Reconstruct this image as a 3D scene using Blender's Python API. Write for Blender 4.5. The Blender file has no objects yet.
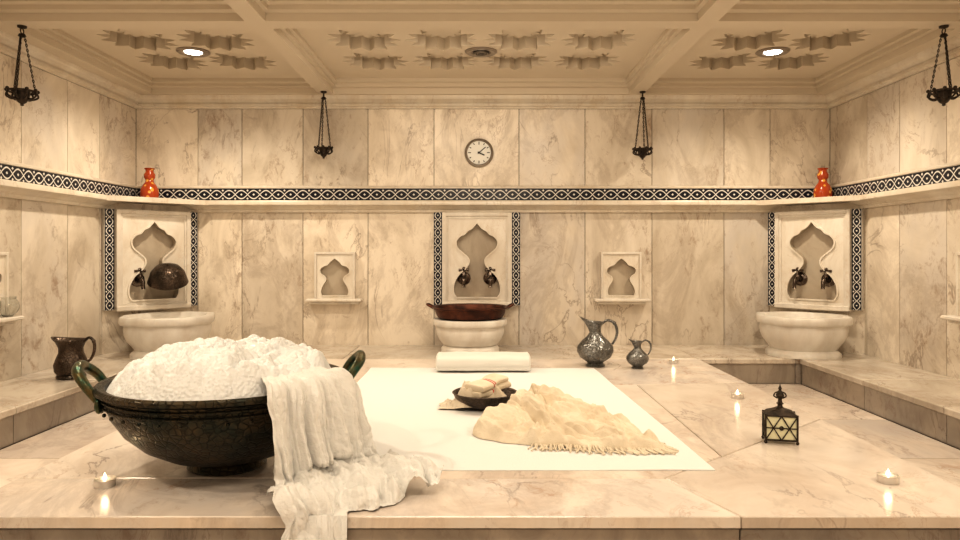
import bpy, bmesh, math, random, time
from math import sin, cos, pi, radians, sqrt, atan2
from mathutils import Vector, Matrix, noise
random.seed(7)
S = bpy.context.scene
S.view_settings.view_transform = 'Standard'
try: S.view_settings.look = 'Medium High Contrast'
except Exception as e: print('look', e)
S.view_settings.exposure = 0.08
S.view_settings.gamma = 0.93

# ---------------------------------------------------------------- materials
def newmat(name):
    m = bpy.data.materials.new(name); m.use_nodes = True
    nt = m.node_tree; nt.nodes.clear()
    out = nt.nodes.new('ShaderNodeOutputMaterial'); b = nt.nodes.new('ShaderNodeBsdfPrincipled')
    nt.links.new(b.outputs[0], out.inputs[0])
    return m, nt, b
def nd(nt, t, **kw):
    n = nt.nodes.new(t)
    for k, v in kw.items(): setattr(n, k, v)
    return n
def setv(nt, sock, v):
    if hasattr(v, 'is_linked') or isinstance(v, bpy.types.NodeSocket): nt.links.new(v, sock)
    else: sock.default_value = v
def mth(nt, op, a, b=None, c=None, clamp=False):
    n = nd(nt, 'ShaderNodeMath', operation=op, use_clamp=clamp)
    setv(nt, n.inputs[0], a)
    if b is not None: setv(nt, n.inputs[1], b)
    if c is not None: setv(nt, n.inputs[2], c)
    return n.outputs[0]
def mix(nt, f, a, b, mode='MIX'):
    n = nd(nt, 'ShaderNodeMix', data_type='RGBA', blend_type=mode)
    setv(nt, n.inputs[0], f)
    for s, v in ((n.inputs[6], a), (n.inputs[7], b)):
        if isinstance(v, (tuple, list)): s.default_value = (*v[:3], 1)
        else: nt.links.new(v, s)
    return n.outputs[2]
def noi(nt, vec, scale, detail=4, rough=.55, dist=0):
    n = nd(nt, 'ShaderNodeTexNoise'); nt.links.new(vec, n.inputs['Vector'])
    n.inputs['Scale'].default_value = scale; n.inputs['Detail'].default_value = detail
    n.inputs['Roughness'].default_value = rough; n.inputs['Distortion'].default_value = dist
    return n.outputs['Fac']
def mrange(nt, v, a, b, c=0., d=1.):
    n = nd(nt, 'ShaderNodeMapRange'); setv(nt, n.inputs[0], v)
    n.inputs[1].default_value = a; n.inputs[2].default_value = b; n.inputs[3].default_value = c; n.inputs[4].default_value = d
    return n.outputs[0]
def bump(nt, b, h, strength=.3, dist=.01):
    n = nd(nt, 'ShaderNodeBump'); n.inputs['Strength'].default_value = strength
    n.inputs['Distance'].default_value = dist
    nt.links.new(h, n.inputs['Height']); nt.links.new(n.outputs[0], b.inputs['Normal'])
def nd_rgb(nt, val):
    c = nd(nt, 'ShaderNodeCombineColor')
    for i in range(3): nt.links.new(val, c.inputs[i])
    return c.outputs[0]

def marble(name, c1, c2, cv, rough=.3, vein=1., scale=1., c3=(.35, .2, .1), grey=(.66, .62, .57), tlo=.80):
    m, nt, b = newmat(name)
    co = nd(nt, 'ShaderNodeTexCoord').outputs['Object']
    at = nd(nt, 'ShaderNodeAttribute', attribute_name='rnd').outputs['Fac']
    cm = nd(nt, 'ShaderNodeCombineXYZ')
    for i, k in enumerate((37., 19., 53.)): nt.links.new(mth(nt, 'MULTIPLY', at, k), cm.inputs[i])
    va = nd(nt, 'ShaderNodeVectorMath', operation='ADD'); nt.links.new(co, va.inputs[0]); nt.links.new(cm.outputs[0], va.inputs[1])
    mp = nd(nt, 'ShaderNodeMapping'); nt.links.new(va.outputs[0], mp.inputs[0])
    mp.inputs['Rotation'].default_value = (.5, .6, .4); mp.inputs['Scale'].default_value = (1.5, 1.0, .75)
    v = mp.outputs[0]
    base = mix(nt, mrange(nt, noi(nt, v, 1.5*scale, 7, .62, .9), .40, .66), c1, c2)
    gsel = mrange(nt, mth(nt, 'FRACT', mth(nt, 'MULTIPLY', at, 7.31)), .35, 1., 0., .8)
    base = mix(nt, mth(nt, 'MULTIPLY', gsel, mrange(nt, noi(nt, v, 2.2*scale, 4), .35, .6)), base, grey)
    tone = mrange(nt, at, 0, 1, tlo, 1.06)
    base = mix(nt, 1., base, nd_rgb(nt, tone), 'MULTIPLY')
    n1 = noi(nt, v, 1.0*scale, 7, .6, 1.5)
    r1 = mrange(nt, mth(nt, 'ABSOLUTE', mth(nt, 'SUBTRACT', n1, .5)), 0., .014, 1., 0.)
    mask = mrange(nt, noi(nt, v, 1.4*scale, 3), .46, .62)
    f1 = mth(nt, 'MULTIPLY', mth(nt, 'MULTIPLY', r1, mask), .8*vein, clamp=True)
    base = mix(nt, f1, base, cv)
    n3 = noi(nt, v, 1.2*scale, 8, .7, .8)
    r3 = mrange(nt, mth(nt, 'ABSOLUTE', mth(nt, 'SUBTRACT', n3, .57)), 0., .07, 1., 0.)
    base = mix(nt, mth(nt, 'MULTIPLY', r3, .28*vein, clamp=True), base, cv)
    n2 = noi(nt, v, 2.6*scale, 9, .66, 1.6)
    r2 = mrange(nt, mth(nt, 'ABSOLUTE', mth(nt, 'SUBTRACT', n2, .47)), 0., .018, 1., 0.)
    mask2 = mrange(nt, noi(nt, va.outputs[0], 1.9*scale, 3), .50, .66)
    base = mix(nt, mth(nt, 'MULTIPLY', mth(nt, 'MULTIPLY', r2, mask2), .6*vein, clamp=True), base, c3)
    sp = mrange(nt, mth(nt, 'MULTIPLY', noi(nt, v, 10*scale, 8, .75, .5), mrange(nt, noi(nt, v, 1.1*scale, 2), .35, .65, .78, 1.12)), .57, .72)
    base = mix(nt, mth(nt, 'MULTIPLY', sp, .7*vein, clamp=True), base, c3)
    nt.links.new(base, b.inputs['Base Color'])
    b.inputs['Roughness'].default_value = rough
    bump(nt, b, noi(nt, v, 14, 4), .05, .003)
    return m

def simple(name, col, rough=.5, metal=0., bumpsc=None, bstr=.2, col2=None, nsc=6, **kw):
    m, nt, b = newmat(name)
    b.inputs['Base Color'].default_value = (*col, 1)
    b.inputs['Roughness'].default_value = rough; b.inputs['Metallic'].default_value = metal
    co = nd(nt, 'ShaderNodeTexCoord').outputs['Object']
    if col2:
        nt.links.new(mix(nt, mrange(nt, noi(nt, co, nsc, 6, .6, .5), .38, .62), col, col2), b.inputs['Base Color'])
    if bumpsc: bump(nt, b, noi(nt, co, bumpsc, 5, .6), bstr, .01)
    for k, v in kw.items(): b.inputs[k.replace('_', ' ')].default_value = v
    return m
def engraved(name, col, col2, rough, vs, metal=.9, bs=.6):
    m, nt, b = newmat(name)
    co = nd(nt, 'ShaderNodeTexCoord').outputs['Object']
    vo = nd(nt, 'ShaderNodeTexVoronoi', feature='DISTANCE_TO_EDGE'); nt.links.new(co, vo.inputs['Vector'])
    vo.inputs['Scale'].default_value = vs
    e = mrange(nt, vo.outputs[0], 0, .12)
    n = mrange(nt, noi(nt, co, 8, 5, .6, .4), .35, .65)
    c = mix(nt, n, col, col2)
    c = mix(nt, mth(nt, 'MULTIPLY', mth(nt, 'SUBTRACT', 1., e), .7), c, tuple(x*.2 for x in col))
    nt.links.new(c, b.inputs['Base Color'])
    b.inputs['Roughness'].default_value = rough; b.inputs['Metallic'].default_value = metal
    bump(nt, b, mth(nt, 'ADD', e, mth(nt, 'MULTIPLY', noi(nt, co, 60, 3), .4)), bs, .004)
    return m

M_WALL = marble('marble_wall', (.88, .80, .69), (.66, .58, .475), (.26, .19, .14), .34, .85, 1.1, (.28, .17, .10), (.70, .65, .60))
M_FLOOR = marble('marble_floor', (.87, .785, .70), (.70, .595, .51), (.27, .22, .20), .20, .85, .85, (.42, .26, .17), (.62, .58, .56))
M_BENCH = marble('marble_bench', (.76, .69, .60), (.54, .47, .39), (.28, .22, .18), .22, .9, 1.2, (.34, .21, .13))
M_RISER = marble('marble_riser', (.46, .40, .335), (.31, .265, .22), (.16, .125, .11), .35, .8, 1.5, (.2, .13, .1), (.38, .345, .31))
M_LIP = marble('marble_lip', (.72, .61, .50), (.56, .46, .36), (.26, .18, .13), .3, .6, 1.4, (.36, .22, .13))
M_WHITE = marble('marble_carved', (.87, .82, .74), (.76, .69, .59), (.55, .44, .33), .4, .5, 2., (.55, .40, .26))
M_RECESS_SHADE = marble('marble_recess_shaded', (.54, .475, .385), (.44, .37, .29), (.34, .25, .17), .45, .3, 2., (.34, .24, .16))  # carved marble with shade put into its colour, so recesses stand out
M_BASIN = marble('marble_basin_stone', (.89, .86, .80), (.79, .73, .65), (.6, .52, .42), .35, .25, 2., (.6, .48, .34))
M_PLAS = simple('ceiling_plaster', (.66, .585, .48), .75, bumpsc=30, bstr=.05)
M_TRIM = marble('marble_trim', (.82, .75, .64), (.70, .61, .49), (.45, .34, .24), .3, .5, 1.5)
M_GROUT = simple('grout', (.10, .07, .05), .9, bumpsc=50, bstr=.1)
M_BRONZE = engraved('patina_bronze', (.035, .042, .034), (.10, .075, .046), .36, 34, .85, .5)
M_HANDLE = simple('green_bronze', (.03, .085, .06), .32, .8, 40, .3, (.13, .10, .045), 20)
M_PEWTER = engraved('engraved_pewter', (.36, .36, .35), (.20, .20, .19), .3, 42, .95, .6)
M_DKPEW = engraved('dark_copper', (.16, .12, .095), (.06, .05, .04), .34, 42, .9, .5)
M_COPPER = simple('old_copper', (.15, .06, .038), .45, .8, 30, .3, (.06, .03, .024), 9)
M_IRON = simple('dark_iron', (.03, .025, .02), .45, .7, 60, .3, (.08, .06, .045), 30)
M_CHROME = simple('tap_metal', (.20, .165, .14), .25, .95, 60, .1, (.08, .06, .05), 30)
M_SHEET = simple('white_cotton', (.80, .80, .79), .9, 0, 160, .25)
M_GAUZE = simple('white_gauze', (.82, .81, .785), .9, 0, 95, .6)
M_TOWEL = simple('towel_white', (.88, .86, .81), .95, 0, 220, .8)
M_CREAM = simple('cream_shawl', (.84, .75, .61), .95, 0, 170, .5, (.74, .64, .50), 6)
M_RED = simple('red_band', (.5, .03, .02), .7, 0, 50, .2)
M_WAX = simple('candle_wax', (.95, .92, .84), .4, 0, 30, .05, Subsurface_Weight=.3)
M_ALU = simple('candle_cup_aluminium', (.75, .73, .70), .3, .9, 80, .1)
M_GLASS = simple('clear_glass', (.9, .9, .86), .05, 0, 20, .02, Transmission_Weight=.9)
M_OIL = simple('yellow_oil_glass', (.88, .86, .62), .12, 0, 20, .05, Transmission_Weight=.15)
M_FACE = simple('clock_face', (.80, .79, .75), .4, 0, 20, .02)
M_BLACK = simple('black_paint', (.02, .02, .02), .5, 0, 20, .02)
M_CLKR = simple('clock_ring', (.33, .29, .25), .3, .8, 20, .05)
m, nt, b = newmat('soap_foam'); M_FOAM = m
co = nd(nt, 'ShaderNodeTexCoord').outputs['Object']
vo = nd(nt, 'ShaderNodeTexVoronoi', feature='SMOOTH_F1'); nt.links.new(co, vo.inputs['Vector']); vo.inputs['Scale'].default_value = 85
b.inputs['Base Color'].default_value = (.80, .81, .81, 1); b.inputs['Roughness'].default_value = .45
bump(nt, b, mth(nt, 'MULTIPLY', vo.outputs['Distance'], -1.), .6, .009)
def emis(name, col, st):
    m, nt, b = newmat(name); b.inputs['Base Color'].default_value = (*col, 1)
    b.inputs['Emission Color'].default_value = (*col, 1); b.inputs['Emission Strength'].default_value = st
    return m
M_LAMP = emis('lamp_disc', (1, .95, .86), 12)
M_FLAME = emis('candle_flame', (1, .86, .62), 3)

m, nt, b = newmat('orange_painted_glass'); M_ORANGE = m
co = nd(nt, 'ShaderNodeTexCoord').outputs['Object']
vo = nd(nt, 'ShaderNodeTexVoronoi'); nt.links.new(co, vo.inputs['Vector']); vo.inputs['Scale'].default_value = 20
nt.links.new(mix(nt, mrange(nt, vo.outputs['Distance'], .24, .36, 1, 0), (.42, .07, .018), (.78, .42, .09)), b.inputs['Base Color'])
b.inputs['Roughness'].default_value = .2
bump(nt, b, vo.outputs['Distance'], .3, .003)

m, nt, b = newmat('iznik_frieze_tile'); M_TILE = m
uv = nd(nt, 'ShaderNodeUVMap').outputs[0]
sx = nd(nt, 'ShaderNodeSeparateXYZ'); nt.links.new(uv, sx.inputs[0])
U, V = sx.outputs[0], mth(nt, 'SUBTRACT', sx.outputs[1], .5)
t = mth(nt, 'MULTIPLY', U, 2*pi/2.0)
def band(curve, w):
    return mth(nt, 'LESS_THAN', mth(nt, 'ABSOLUTE', mth(nt, 'SUBTRACT', V, curve)), w)
s1 = mth(nt, 'MULTIPLY', mth(nt, 'SINE', t), .33)
a = band(s1, .05); a2 = band(mth(nt, 'MULTIPLY', s1, -1.), .05)
fr = mth(nt, 'ABSOLUTE', mth(nt, 'SUBTRACT', mth(nt, 'FRACT', U), .5))
fr2 = mth(nt, 'ABSOLUTE', mth(nt, 'SUBTRACT', mth(nt, 'FRACT', mth(nt, 'ADD', U, .5)), .5))
dm = mth(nt, 'LESS_THAN', mth(nt, 'ADD', mth(nt, 'ABSOLUTE', V), fr), .10)
s2 = mth(nt, 'SUBTRACT', mth(nt, 'ABSOLUTE', V), .33)
dm2 = mth(nt, 'LESS_THAN', mth(nt, 'ADD', mth(nt, 'ABSOLUTE', s2), fr2), .10)
bd = mth(nt, 'GREATER_THAN', mth(nt, 'ABSOLUTE', V), .478)
w = a
for q in (a2, dm, dm2, bd): w = mth(nt, 'MAXIMUM', w, q)
nt.links.new(mix(nt, w, (.010, .012, .022), (.74, .72, .68)), b.inputs['Base Color'])
b.inputs['Roughness'].default_value = .3

# ---------------------------------------------------------------- mesh builder
class MB:
    def __init__(s): s.v = []; s.f = []; s.m = []; s.s = []; s.r = []; s.uv = []
    def add(s, vs, fs, mat=0, smooth=True, M=None, rnd=.5, uvs=None):
        o = len(s.v)
        for p in vs:
            p = Vector(p)
            s.v.append(tuple(M @ p) if M is not None else tuple(p))
        for i, f in enumerate(fs):
            s.f.append([o+k for k in f]); s.m.append(mat); s.s.append(smooth); s.r.append(rnd)
            s.uv.append(uvs[i] if uvs else None)
    def box(s, x0, x1, y0, y1, z0, z1, mat=0, M=None, rnd=.5, bev=0):
        if bev:
            b_ = bev
            def rect(i): return [(x0+i, y0+i), (x1-i, y0+i), (x1-i, y1-i), (x0+i, y1-i)]
            vs = []
            for i, z in ((b_, z0), (0, z0+b_), (0, z1-b_), (b_, z1)): vs += [(x, y, z) for x, y in rect(i)]
            fs = [[3, 2, 1, 0], [12, 13, 14, 15]]
            for L in range(3):
                for k in range(4): fs.append([L*4+k, L*4+(k+1) % 4, L*4+4+(k+1) % 4, L*4+4+k])
            s.add(vs, fs, mat, False, M, rnd); return
        vs = [(x, y, z) for z in (z0, z1) for x, y in ((x0, y0), (x1, y0), (x1, y1), (x0, y1))]
        s.add(vs, [[3, 2, 1, 0], [4, 5, 6, 7], [0, 1, 5, 4], [1, 2, 6, 5], [2, 3, 7, 6], [3, 0, 4, 7]], mat, False, M, rnd)
    def prism(s, poly, z0, z1, mat=0, M=None, rnd=.5):
        n = len(poly)
        vs = [(x, y, z0) for x, y in poly]+[(x, y, z1) for x, y in poly]
        s.add(vs, [list(range(n))[::-1], list(range(n, 2*n))]+[[i, (i+1) % n, n+(i+1) % n, n+i] for i in range(n)], mat, False, M, rnd)
    def lathe(s, prof, seg=48, mat=0, M=None, shape=None, smooth=True):
        vs = []; fs = []
        for r, z in prof:
            for k in range(seg):
                a = 2*pi*k/seg; p = Vector((r*cos(a), r*sin(a), z))
                if shape: p = Vector(shape(p, a, r, z))
                vs.append(p)
        n = len(prof)
        for i in range(n-1):
            for k in range(seg):
                k2 = (k+1) % seg
                fs.append([i*seg+k, i*seg+k2, (i+1)*seg+k2, (i+1)*seg+k])
        if prof[0][0] > 1e-4: fs.append(list(range(seg))[::-1])
        if prof[-1][0] > 1e-4: fs.append([(n-1)*seg+k for k in range(seg)])
        s.add(vs, fs, mat, smooth, M)
    def tube(s, pts, rad, seg=10, mat=0, M=None, closed=False):
        pts = [Vector(p) for p in pts]; n = len(pts)
        if not hasattr(rad, '__len__'): rad = [rad]*n
        vs = []; fs = []
        up = None
        for i in range(n):
            if closed: t = pts[(i+1) % n]-pts[i-1]
            else: t = pts[min(i+1, n-1)]-pts[max(i-1, 0)]
            t.normalize()
            if up is None:
                up = Vector((0, 0, 1)) if abs(t.z) < .9 else Vector((1, 0, 0))
            up = (up-t*up.dot(t)).normalized(); sd = t.cross(up)
            for k in range(seg):
                a = 2*pi*k/seg; vs.append(pts[i]+(up*cos(a)+sd*sin(a))*rad[i])
        for i in range(n if closed else n-1):
            j = (i+1) % n
            for k in range(seg):
                k2 = (k+1) % seg; fs.append([i*seg+k, i*seg+k2, j*seg+k2, j*seg+k])
        if not closed: fs += [list(range(seg))[::-1], [(n-1)*seg+k for k in range(seg)]]
        s.add(vs, fs, mat, True, M)
    def ball(s, c, r, mat=0, M=None, sc=(1, 1, 1), seg=16):
        pr = [(max(1e-5, r*sin(pi*i/10)), -r*cos(pi*i/10)) for i in range(11)]
        T = Matrix.Translation(c) @ Matrix.Diagonal((*sc, 1))
        s.lathe(pr, seg, mat, (M @ T) if M is not None else T)
    def build(s, name, mats, loc=None, rotz=0, scale=1, sharp=40, recalc=True, merge=False):
        me = bpy.data.meshes.new(name); me.from_pydata(s.v, [], s.f)
        for mt in mats: me.materials.append(mt)
        at = me.attributes.new('rnd', 'FLOAT', 'FACE')
        uvl = me.uv_layers.new(name='UVMap')
        for i, p in enumerate(me.polygons):
            p.material_index = s.m[i]; p.use_smooth = s.s[i]; at.data[i].value = s.r[i]
            if s.uv[i]:
                for k, li in enumerate(p.loop_indices): uvl.data[li].uv = s.uv[i][k]
        me.validate()
        if recalc:
            bm = bmesh.new(); bm.from_mesh(me)
            if merge: bmesh.ops.remove_doubles(bm, verts=bm.verts, dist=1e-5)
            bmesh.ops.recalc_face_normals(bm, faces=bm.faces); bm.to_mesh(me); bm.free()
        me.set_sharp_from_angle(angle=radians(sharp))
        o = bpy.data.objects.new(name, me); S.collection.objects.link(o)
        if loc: o.location = loc
        o.rotation_euler[2] = rotz; o.scale = (scale,)*3
        return o

def catmull(pts, n, closed=False):
    pts = [Vector(p) for p in pts]; out = []; N = len(pts)
    segs = N if closed else N-1
    for i in range(segs):
        if closed: p0, p1, p2, p3 = pts[i-1], pts[i], pts[(i+1) % N], pts[(i+2) % N]
        else: p0, p1, p2, p3 = pts[max(i-1, 0)], pts[i], pts[i+1], pts[min(i+2, N-1)]
        for k in range(n):
            t = k/n
            out.append(.5*((2*p1)+(-p0+p2)*t+(2*p0-5*p1+4*p2-p3)*t*t+(-p0+3*p1-3*p2+p3)*t**3))
    if not closed: out.append(pts[-1])
    return out
def N3(x, y=0., z=0.): return noise.noise(Vector((x, y, z)))
def billow(x, y=0., z=0.):          # rounded tops, sharp creases (0..~1)
    return min(1., abs(noise.noise(Vector((x, y, z))))*2.2)

CX, CY = -1.10, 3.05
cprof = [(.001, .0), (.15, .0), (.165, .01), (.15, .035), (.16, .045), (.25, .07), (.34, .12), (.41, .185), (.455, .255), (.478, .32), (.485, .35), (.512, .362), (.516, .378), (.505, .388),
        (.475, .38), (.462, .32), (.43, .24), (.37, .16), (.25, .09), (.001, .07)]

# ---------------------------------------------------------------- draped gauze
def cyl(th, r, z): return Vector((CX+r*cos(radians(th)), CY+r*sin(radians(th)), z))
rowsL = [cyl(-52, .40, .42), cyl(-54, .44, .43), cyl(-55, .485, .42), cyl(-56, .535, .405), cyl(-56, .555, .33), cyl(-55, .565, .2), cyl(-55, .575, .09), Vector((-.77, 2.53, .02)), Vector((-.75, 2.49, .02)), Vector((-.72, 2.445, .0)), Vector((-.70, 2.43, -.06)), Vector((-.67, 2.43, -.15))]
rowsR = [cyl(-14, .40, .42), cyl(-13, .44, .43), cyl(-12, .485, .42), cyl(-11, .535, .405), cyl(-10, .56, .33), cyl(-8, .575, .2), cyl(-7, .60, .09), Vector((-.43, 2.98, .02)), Vector((-.34, 2.92, .02)), Vector((-.25, 2.84, .02)), Vector((-.16, 2.78, .02)), Vector((-.12, 2.72, .015))]
NU, NV = 300, 26
Lc, Rc = catmull(rowsL, NV), catmull(rowsR, NV)
rows = []; nr = len(Lc)
for j in range(nr):
    v_ = j/NV; row = []
    for i in range(NU+1):
        u = i/NU; p = Lc[j].lerp(Rc[j], u)
        if v_ < 6.6:
            c = Vector((CX, CY)); rl = (Lc[j].xy-c).length; rr = (Rc[j].xy-c).length
            d = (p.xy-c).normalized()*(rl+(rr-rl)*u); k = 1 if v_ < 5.6 else (6.6-v_)
            q = Vector((c.x+d.x, c.y+d.y)); p.x += (q.x-p.x)*k; p.y += (q.y-p.y)*k
        row.append(p)
    rows.append(row)
out = []
for j in range(nr):
    v_ = j/NV; amp = .012+.034*min(1, max(0, (v_-2.)/3))
    for i in range(NU+1):
        u = i/NU
        pu = rows[j][min(i+1, NU)]-rows[j][max(i-1, 0)]; pv = rows[min(j+1, nr-1)][i]-rows[max(j-1, 0)][i]
        n = pv.cross(pu).normalized() if pu.cross(pv).length > 0 else Vector((0, 0, 1))
        if n.z < -.2: n = -n
        P = rows[j][i]
        uw = u+.13*N3(u*2.6, v_*.30, 1)+.035*N3(u*8, v_*.8, 5)
        hang_ = max(0, min(1, 7.-v_)); pool = 1-hang_
        fo = 1.25*abs(sin(pi*5.2*uw+.5))**.75*(.7+.6*N3(u*3, v_*.5, 8)+.3)
        fo += .50*billow(uw*13, v_*.28, 2)+.25*billow(uw*30, v_*.7, 12)
        fo += .12*billow(u*16, v_*3.0, 7)
        fo = fo*(1-.45*pool)+pool*(1.2*billow(P.x*6.5+.6*N3(P.x*4, P.y*4), P.y*8+.6*N3(P.x*4, P.y*4, 5), 3)+.45*billow(P.x*14, P.y*16, 6)+.14*billow(P.x*34, P.y*34, 9))
        q = P+n*amp*fo
        if v_ > 8: q += (pv.normalized())*.10*N3(u*6, 0, 9)*(v_-8)/3
        eg = N3(v_*1.3, 0, 3)*.035*(abs(u-.5)*2)**3*min(1, max(0, v_-3)/3)
        q += pu.normalized()*eg
        d = q.xy-Vector((CX, CY)); r = d.length
        if v_ > 2 and v_ < 8:
            zz = max(0, min(q.z, .4)); rm = .16
            for (r0, z0), (r1, z1) in zip(cprof[1:13], cprof[2:14]):
                if z0 <= zz <= z1: rm = max(rm, r0+(r1-r0)*(zz-z0)/max(1e-6, z1-z0))
            if r < rm+.012 and zz < .39: d = d.normalized()*(rm+.012); q.x, q.y = CX+d.x, CY+d.y
        if q.y > 2.452: q.z = max(q.z, .006)
        elif q.z < .0: q.y = min(q.y, 2.447)
        out.append(q)
W2 = NU+1
mb = MB(); mb.add(out, [[j*W2+i, j*W2+i+1, (j+1)*W2+i+1, (j+1)*W2+i] for j in range(nr-1) for i in range(NU)], 0, True)
mb.build('draped_gauze_cloth', [M_GAUZE], sharp=180)

# ---------------------------------------------------------------- fringed shawl, loosely crumpled
bps = [(-.04, 3.56), (.01, 3.44), (.13, 3.37), (.32, 3.31), (.52, 3.27), (.72, 3.26), (.83, 3.30), (.80, 3.52), (.68, 3.80), (.56, 4.02), (.42, 4.16), (.28, 4.12), (.16, 3.92), (.04, 3.74)]
bd = catmull([(x, y, 0) for x, y in bps], 34, True); NA = len(bd); NR = 190
C = Vector((.38, 3.68, 0)); PK = Vector((.33, 3.98, 0)); vs = []
for i in range(NR+1):
    s_ = i/NR
    for k in range(NA):
        bpk = bd[k]; wob = 1+.08*N3(bpk.x*9, bpk.y*9, 0)
        p = C+(bpk-C)*s_*wob
        dp = (p-PK); rr = dp.length; an = atan2(dp.y, dp.x)
        env = min(1, (1-s_)*11)**.5
        wx, wy = N3(p.x*3.2, p.y*3.2, 1), N3(p.x*3.2, p.y*3.2, 9)
        h = .045*math.exp(-(rr/.24)**2)+.002
        rad = min(1, rr/.10+.15); fall = 1.1-.85*min(1, rr/.85)
        # rope-like rolled folds running from back-left to front-right
        al = p.x*.62-p.y*.78; ac = p.x*.78+p.y*.62
        phr = ac*21+3.2*N3(p.x*2.6, p.y*2.6, 21)+1.0*N3(p.x*7, p.y*7, 22)
        f0 = abs(sin(phr*.5))**.75*.060*fall*(.55+.45*N3(al*3, ac*2, 30)+.25)
        f1 = abs(sin(an*2.9+2.6*wx+.8*N3(p.x*7, p.y*7, 4)))**.8*.036*rad*fall
        f2 = billow(p.x*6+wx*2, p.y*5+wy*2, 5)*.034
        f3 = billow(al*9+wx*3, ac*19+wy*3, 15)*.016
        f4 = billow(p.x*40, p.y*34, 3)*.003
        h = (h+f0+f1+f2+f3+f4)*env+.004
        o1 = .020*cos(phr)*env*fall
        vs.append((p.x+o1*.78+wx*.01, p.y+o1*.62+wy*.01, h+.006))
mb = MB(); fs = [[i*NA+k, i*NA+(k+1) % NA, (i+1)*NA+(k+1) % NA, (i+1)*NA+k] for i in range(NR) for k in range(NA)]
mb.add(vs, fs, 0, True)
ft = [b_ for b_ in bd if b_.y < 3.42 and b_.x > .26]
for i in range(130):
    t_ = i/129*(len(ft)-1.01); a = ft[int(t_)].lerp(ft[int(t_)+1], t_-int(t_))
    wob = 1+.08*N3(a.x*9, a.y*9, 0); a = C+(a-C)*wob
    d = (a-C).normalized()*random.uniform(.03, .06); d.y -= .02
    a2 = a+Vector((0, .03, .026)); sd = Vector((random.uniform(-.016, .016), random.uniform(-.008, .008), 0))
    mb.tube(catmull([a2, a+d*.35+Vector((0, 0, .016))+sd, a+d+sd*2+Vector((0, 0, .012))], 3), [.004, .004, .004, .0035, .0035, .003, .004], 5, 0)
mb.build('cream_fringed_shawl', [M_CREAM], sharp=180)

XL, XR, YB, YF = -3.44, 3.50, 7.0, -2.0
ZC = 2.48
# ---------------------------------------------------------------- walls
def frameM(o, d):
    """local x=d (right as seen from the room), y = into wall, z up"""
    d = Vector((d[0], d[1], 0)).normalized(); y = Vector((-d.y, d.x, 0))
    M = Matrix.Identity(4)
    M.col[0][:3] = d; M.col[1][:3] = y; M.col[2][:3] = (0, 0, 1); M.col[3][:3] = (o[0], o[1], 0)
    return M
def slabwall(name, M, seams, seams2=None, zb=-.22):
    mb = MB(); g = .003
    mb.box(seams[0]-.15, seams[-1]+.15, .02, .15, zb, 2.75, 1, M)
    for (z0, z1, ss) in ((zb if zb < -.1 else 0, 1.34, seams), (1.56, 2.36, seams2 or seams)):
        for a, b_ in zip(ss[:-1], ss[1:]):
            mb.box(a+g, b_-g, 0, .03, z0, z1, 0, M, random.random(), bev=.003)
    mb.box(seams[0], seams[-1], .0, .03, 1.345, 1.555, 0, M, .5)
    return mb.build(name, [M_WALL, M_GROUT])
slabwall('wall_back', frameM((0, YB), (1, 0)), [XL, -2.82, -2.38, -1.77, -1.12, -.46, .39, 1.05, 1.72, 2.44, 2.90, XR])
ys = [-2.0, -1.3, -.6, .1, .8, 1.5, 2.2, 2.9, 3.55, 4.15, 4.65, 5.25, 5.84, 6.33, 7.0]
slabwall('wall_left', frameM((XL, 0), (0, 1)), ys)
slabwall('wall_right', frameM((XR, 0), (0, -1)), [-y for y in ys[::-1]])
slabwall('wall_front', frameM((0, YF), (-1, 0)), [-3.5, -2.6, -1.7, -.8, .1, 1., 1.9, 2.7, 3.44])

def sweep_rect(mb, prof, mat=0):
    n = len(prof); vs = []
    for sx_, sy_, X, Y in ((1, 1, XL, YF), (-1, 1, XR, YF), (-1, -1, XR, YB), (1, -1, XL, YB)):
        for d, z in prof: vs.append((X+sx_*d, Y+sy_*d, z))
    fs = []
    for c in range(4):
        c2 = (c+1) % 4
        for k in range(n-1): fs.append([c*n+k, c*n+k+1, c2*n+k+1, c2*n+k])
    mb.add(vs, fs, mat, False)
mb = MB(); sweep_rect(mb, [(0, 2.36), (.02, 2.36), (.025, 2.375), (.045, 2.385), (.045, 2.405), (.035, 2.41), (.06, 2.435), (.075, 2.44), (.085, 2.455), (.09, 2.482), (0, 2.482)])
mb.build('trim_cornice', [M_TRIM])
mb = MB(); sweep_rect(mb, [(0, 1.325), (.03, 1.325), (.035, 1.35), (.06, 1.365), (.09, 1.385), (.12, 1.39), (.125, 1.395), (.125, 1.43), (.12, 1.438), (0, 1.438)])
mb.prism([(XL, YB), (XL, YB-.80), (XL+.1, YB-.80), (XL+.80, YB-.1), (XL+.80, YB)], 1.39, 1.4375)
mb.prism([(XR, YB), (XR, YB-.80), (XR-.1, YB-.80), (XR-.80, YB-.1), (XR-.80, YB)], 1.39, 1.4375)
mb.build('trim_ledge', [M_TRIM])
def strip(mb, M, x0, x1, z0, z1, y0, y1, vert=False, mat=0):
    w_ = (x1-x0) if vert else (z1-z0)
    vs = [(x, y, z) for z in (z0, z1) for x, y in ((x0, y0), (x1, y0), (x1, y1), (x0, y1))]
    L = (z1-z0)/w_ if vert else (x1-x0)/w_
    f = [[0, 1, 5, 4]]
    uvf = [[(0, 0), (0, 1), (L, 1), (L, 0)]] if vert else [[(0, 0), (L, 0), (L, 1), (0, 1)]]
    mb.add(vs, f, mat, False, M, .5, uvf)
    mb.add(vs, [[3, 2, 1, 0], [4, 5, 6, 7], [1, 2, 6, 5], [3, 0, 4, 7]], mat, False, M, .5, [[(0, .25)]*4]*4)
mb = MB()
strip(mb, frameM((XL, YB), (1, 0)), .012, XR-XL-.012, 1.442, 1.565, -.012, 0)
strip(mb, frameM((XL, YF), (0, 1)), .0, YB-YF, 1.442, 1.565, -.012, 0)
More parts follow.
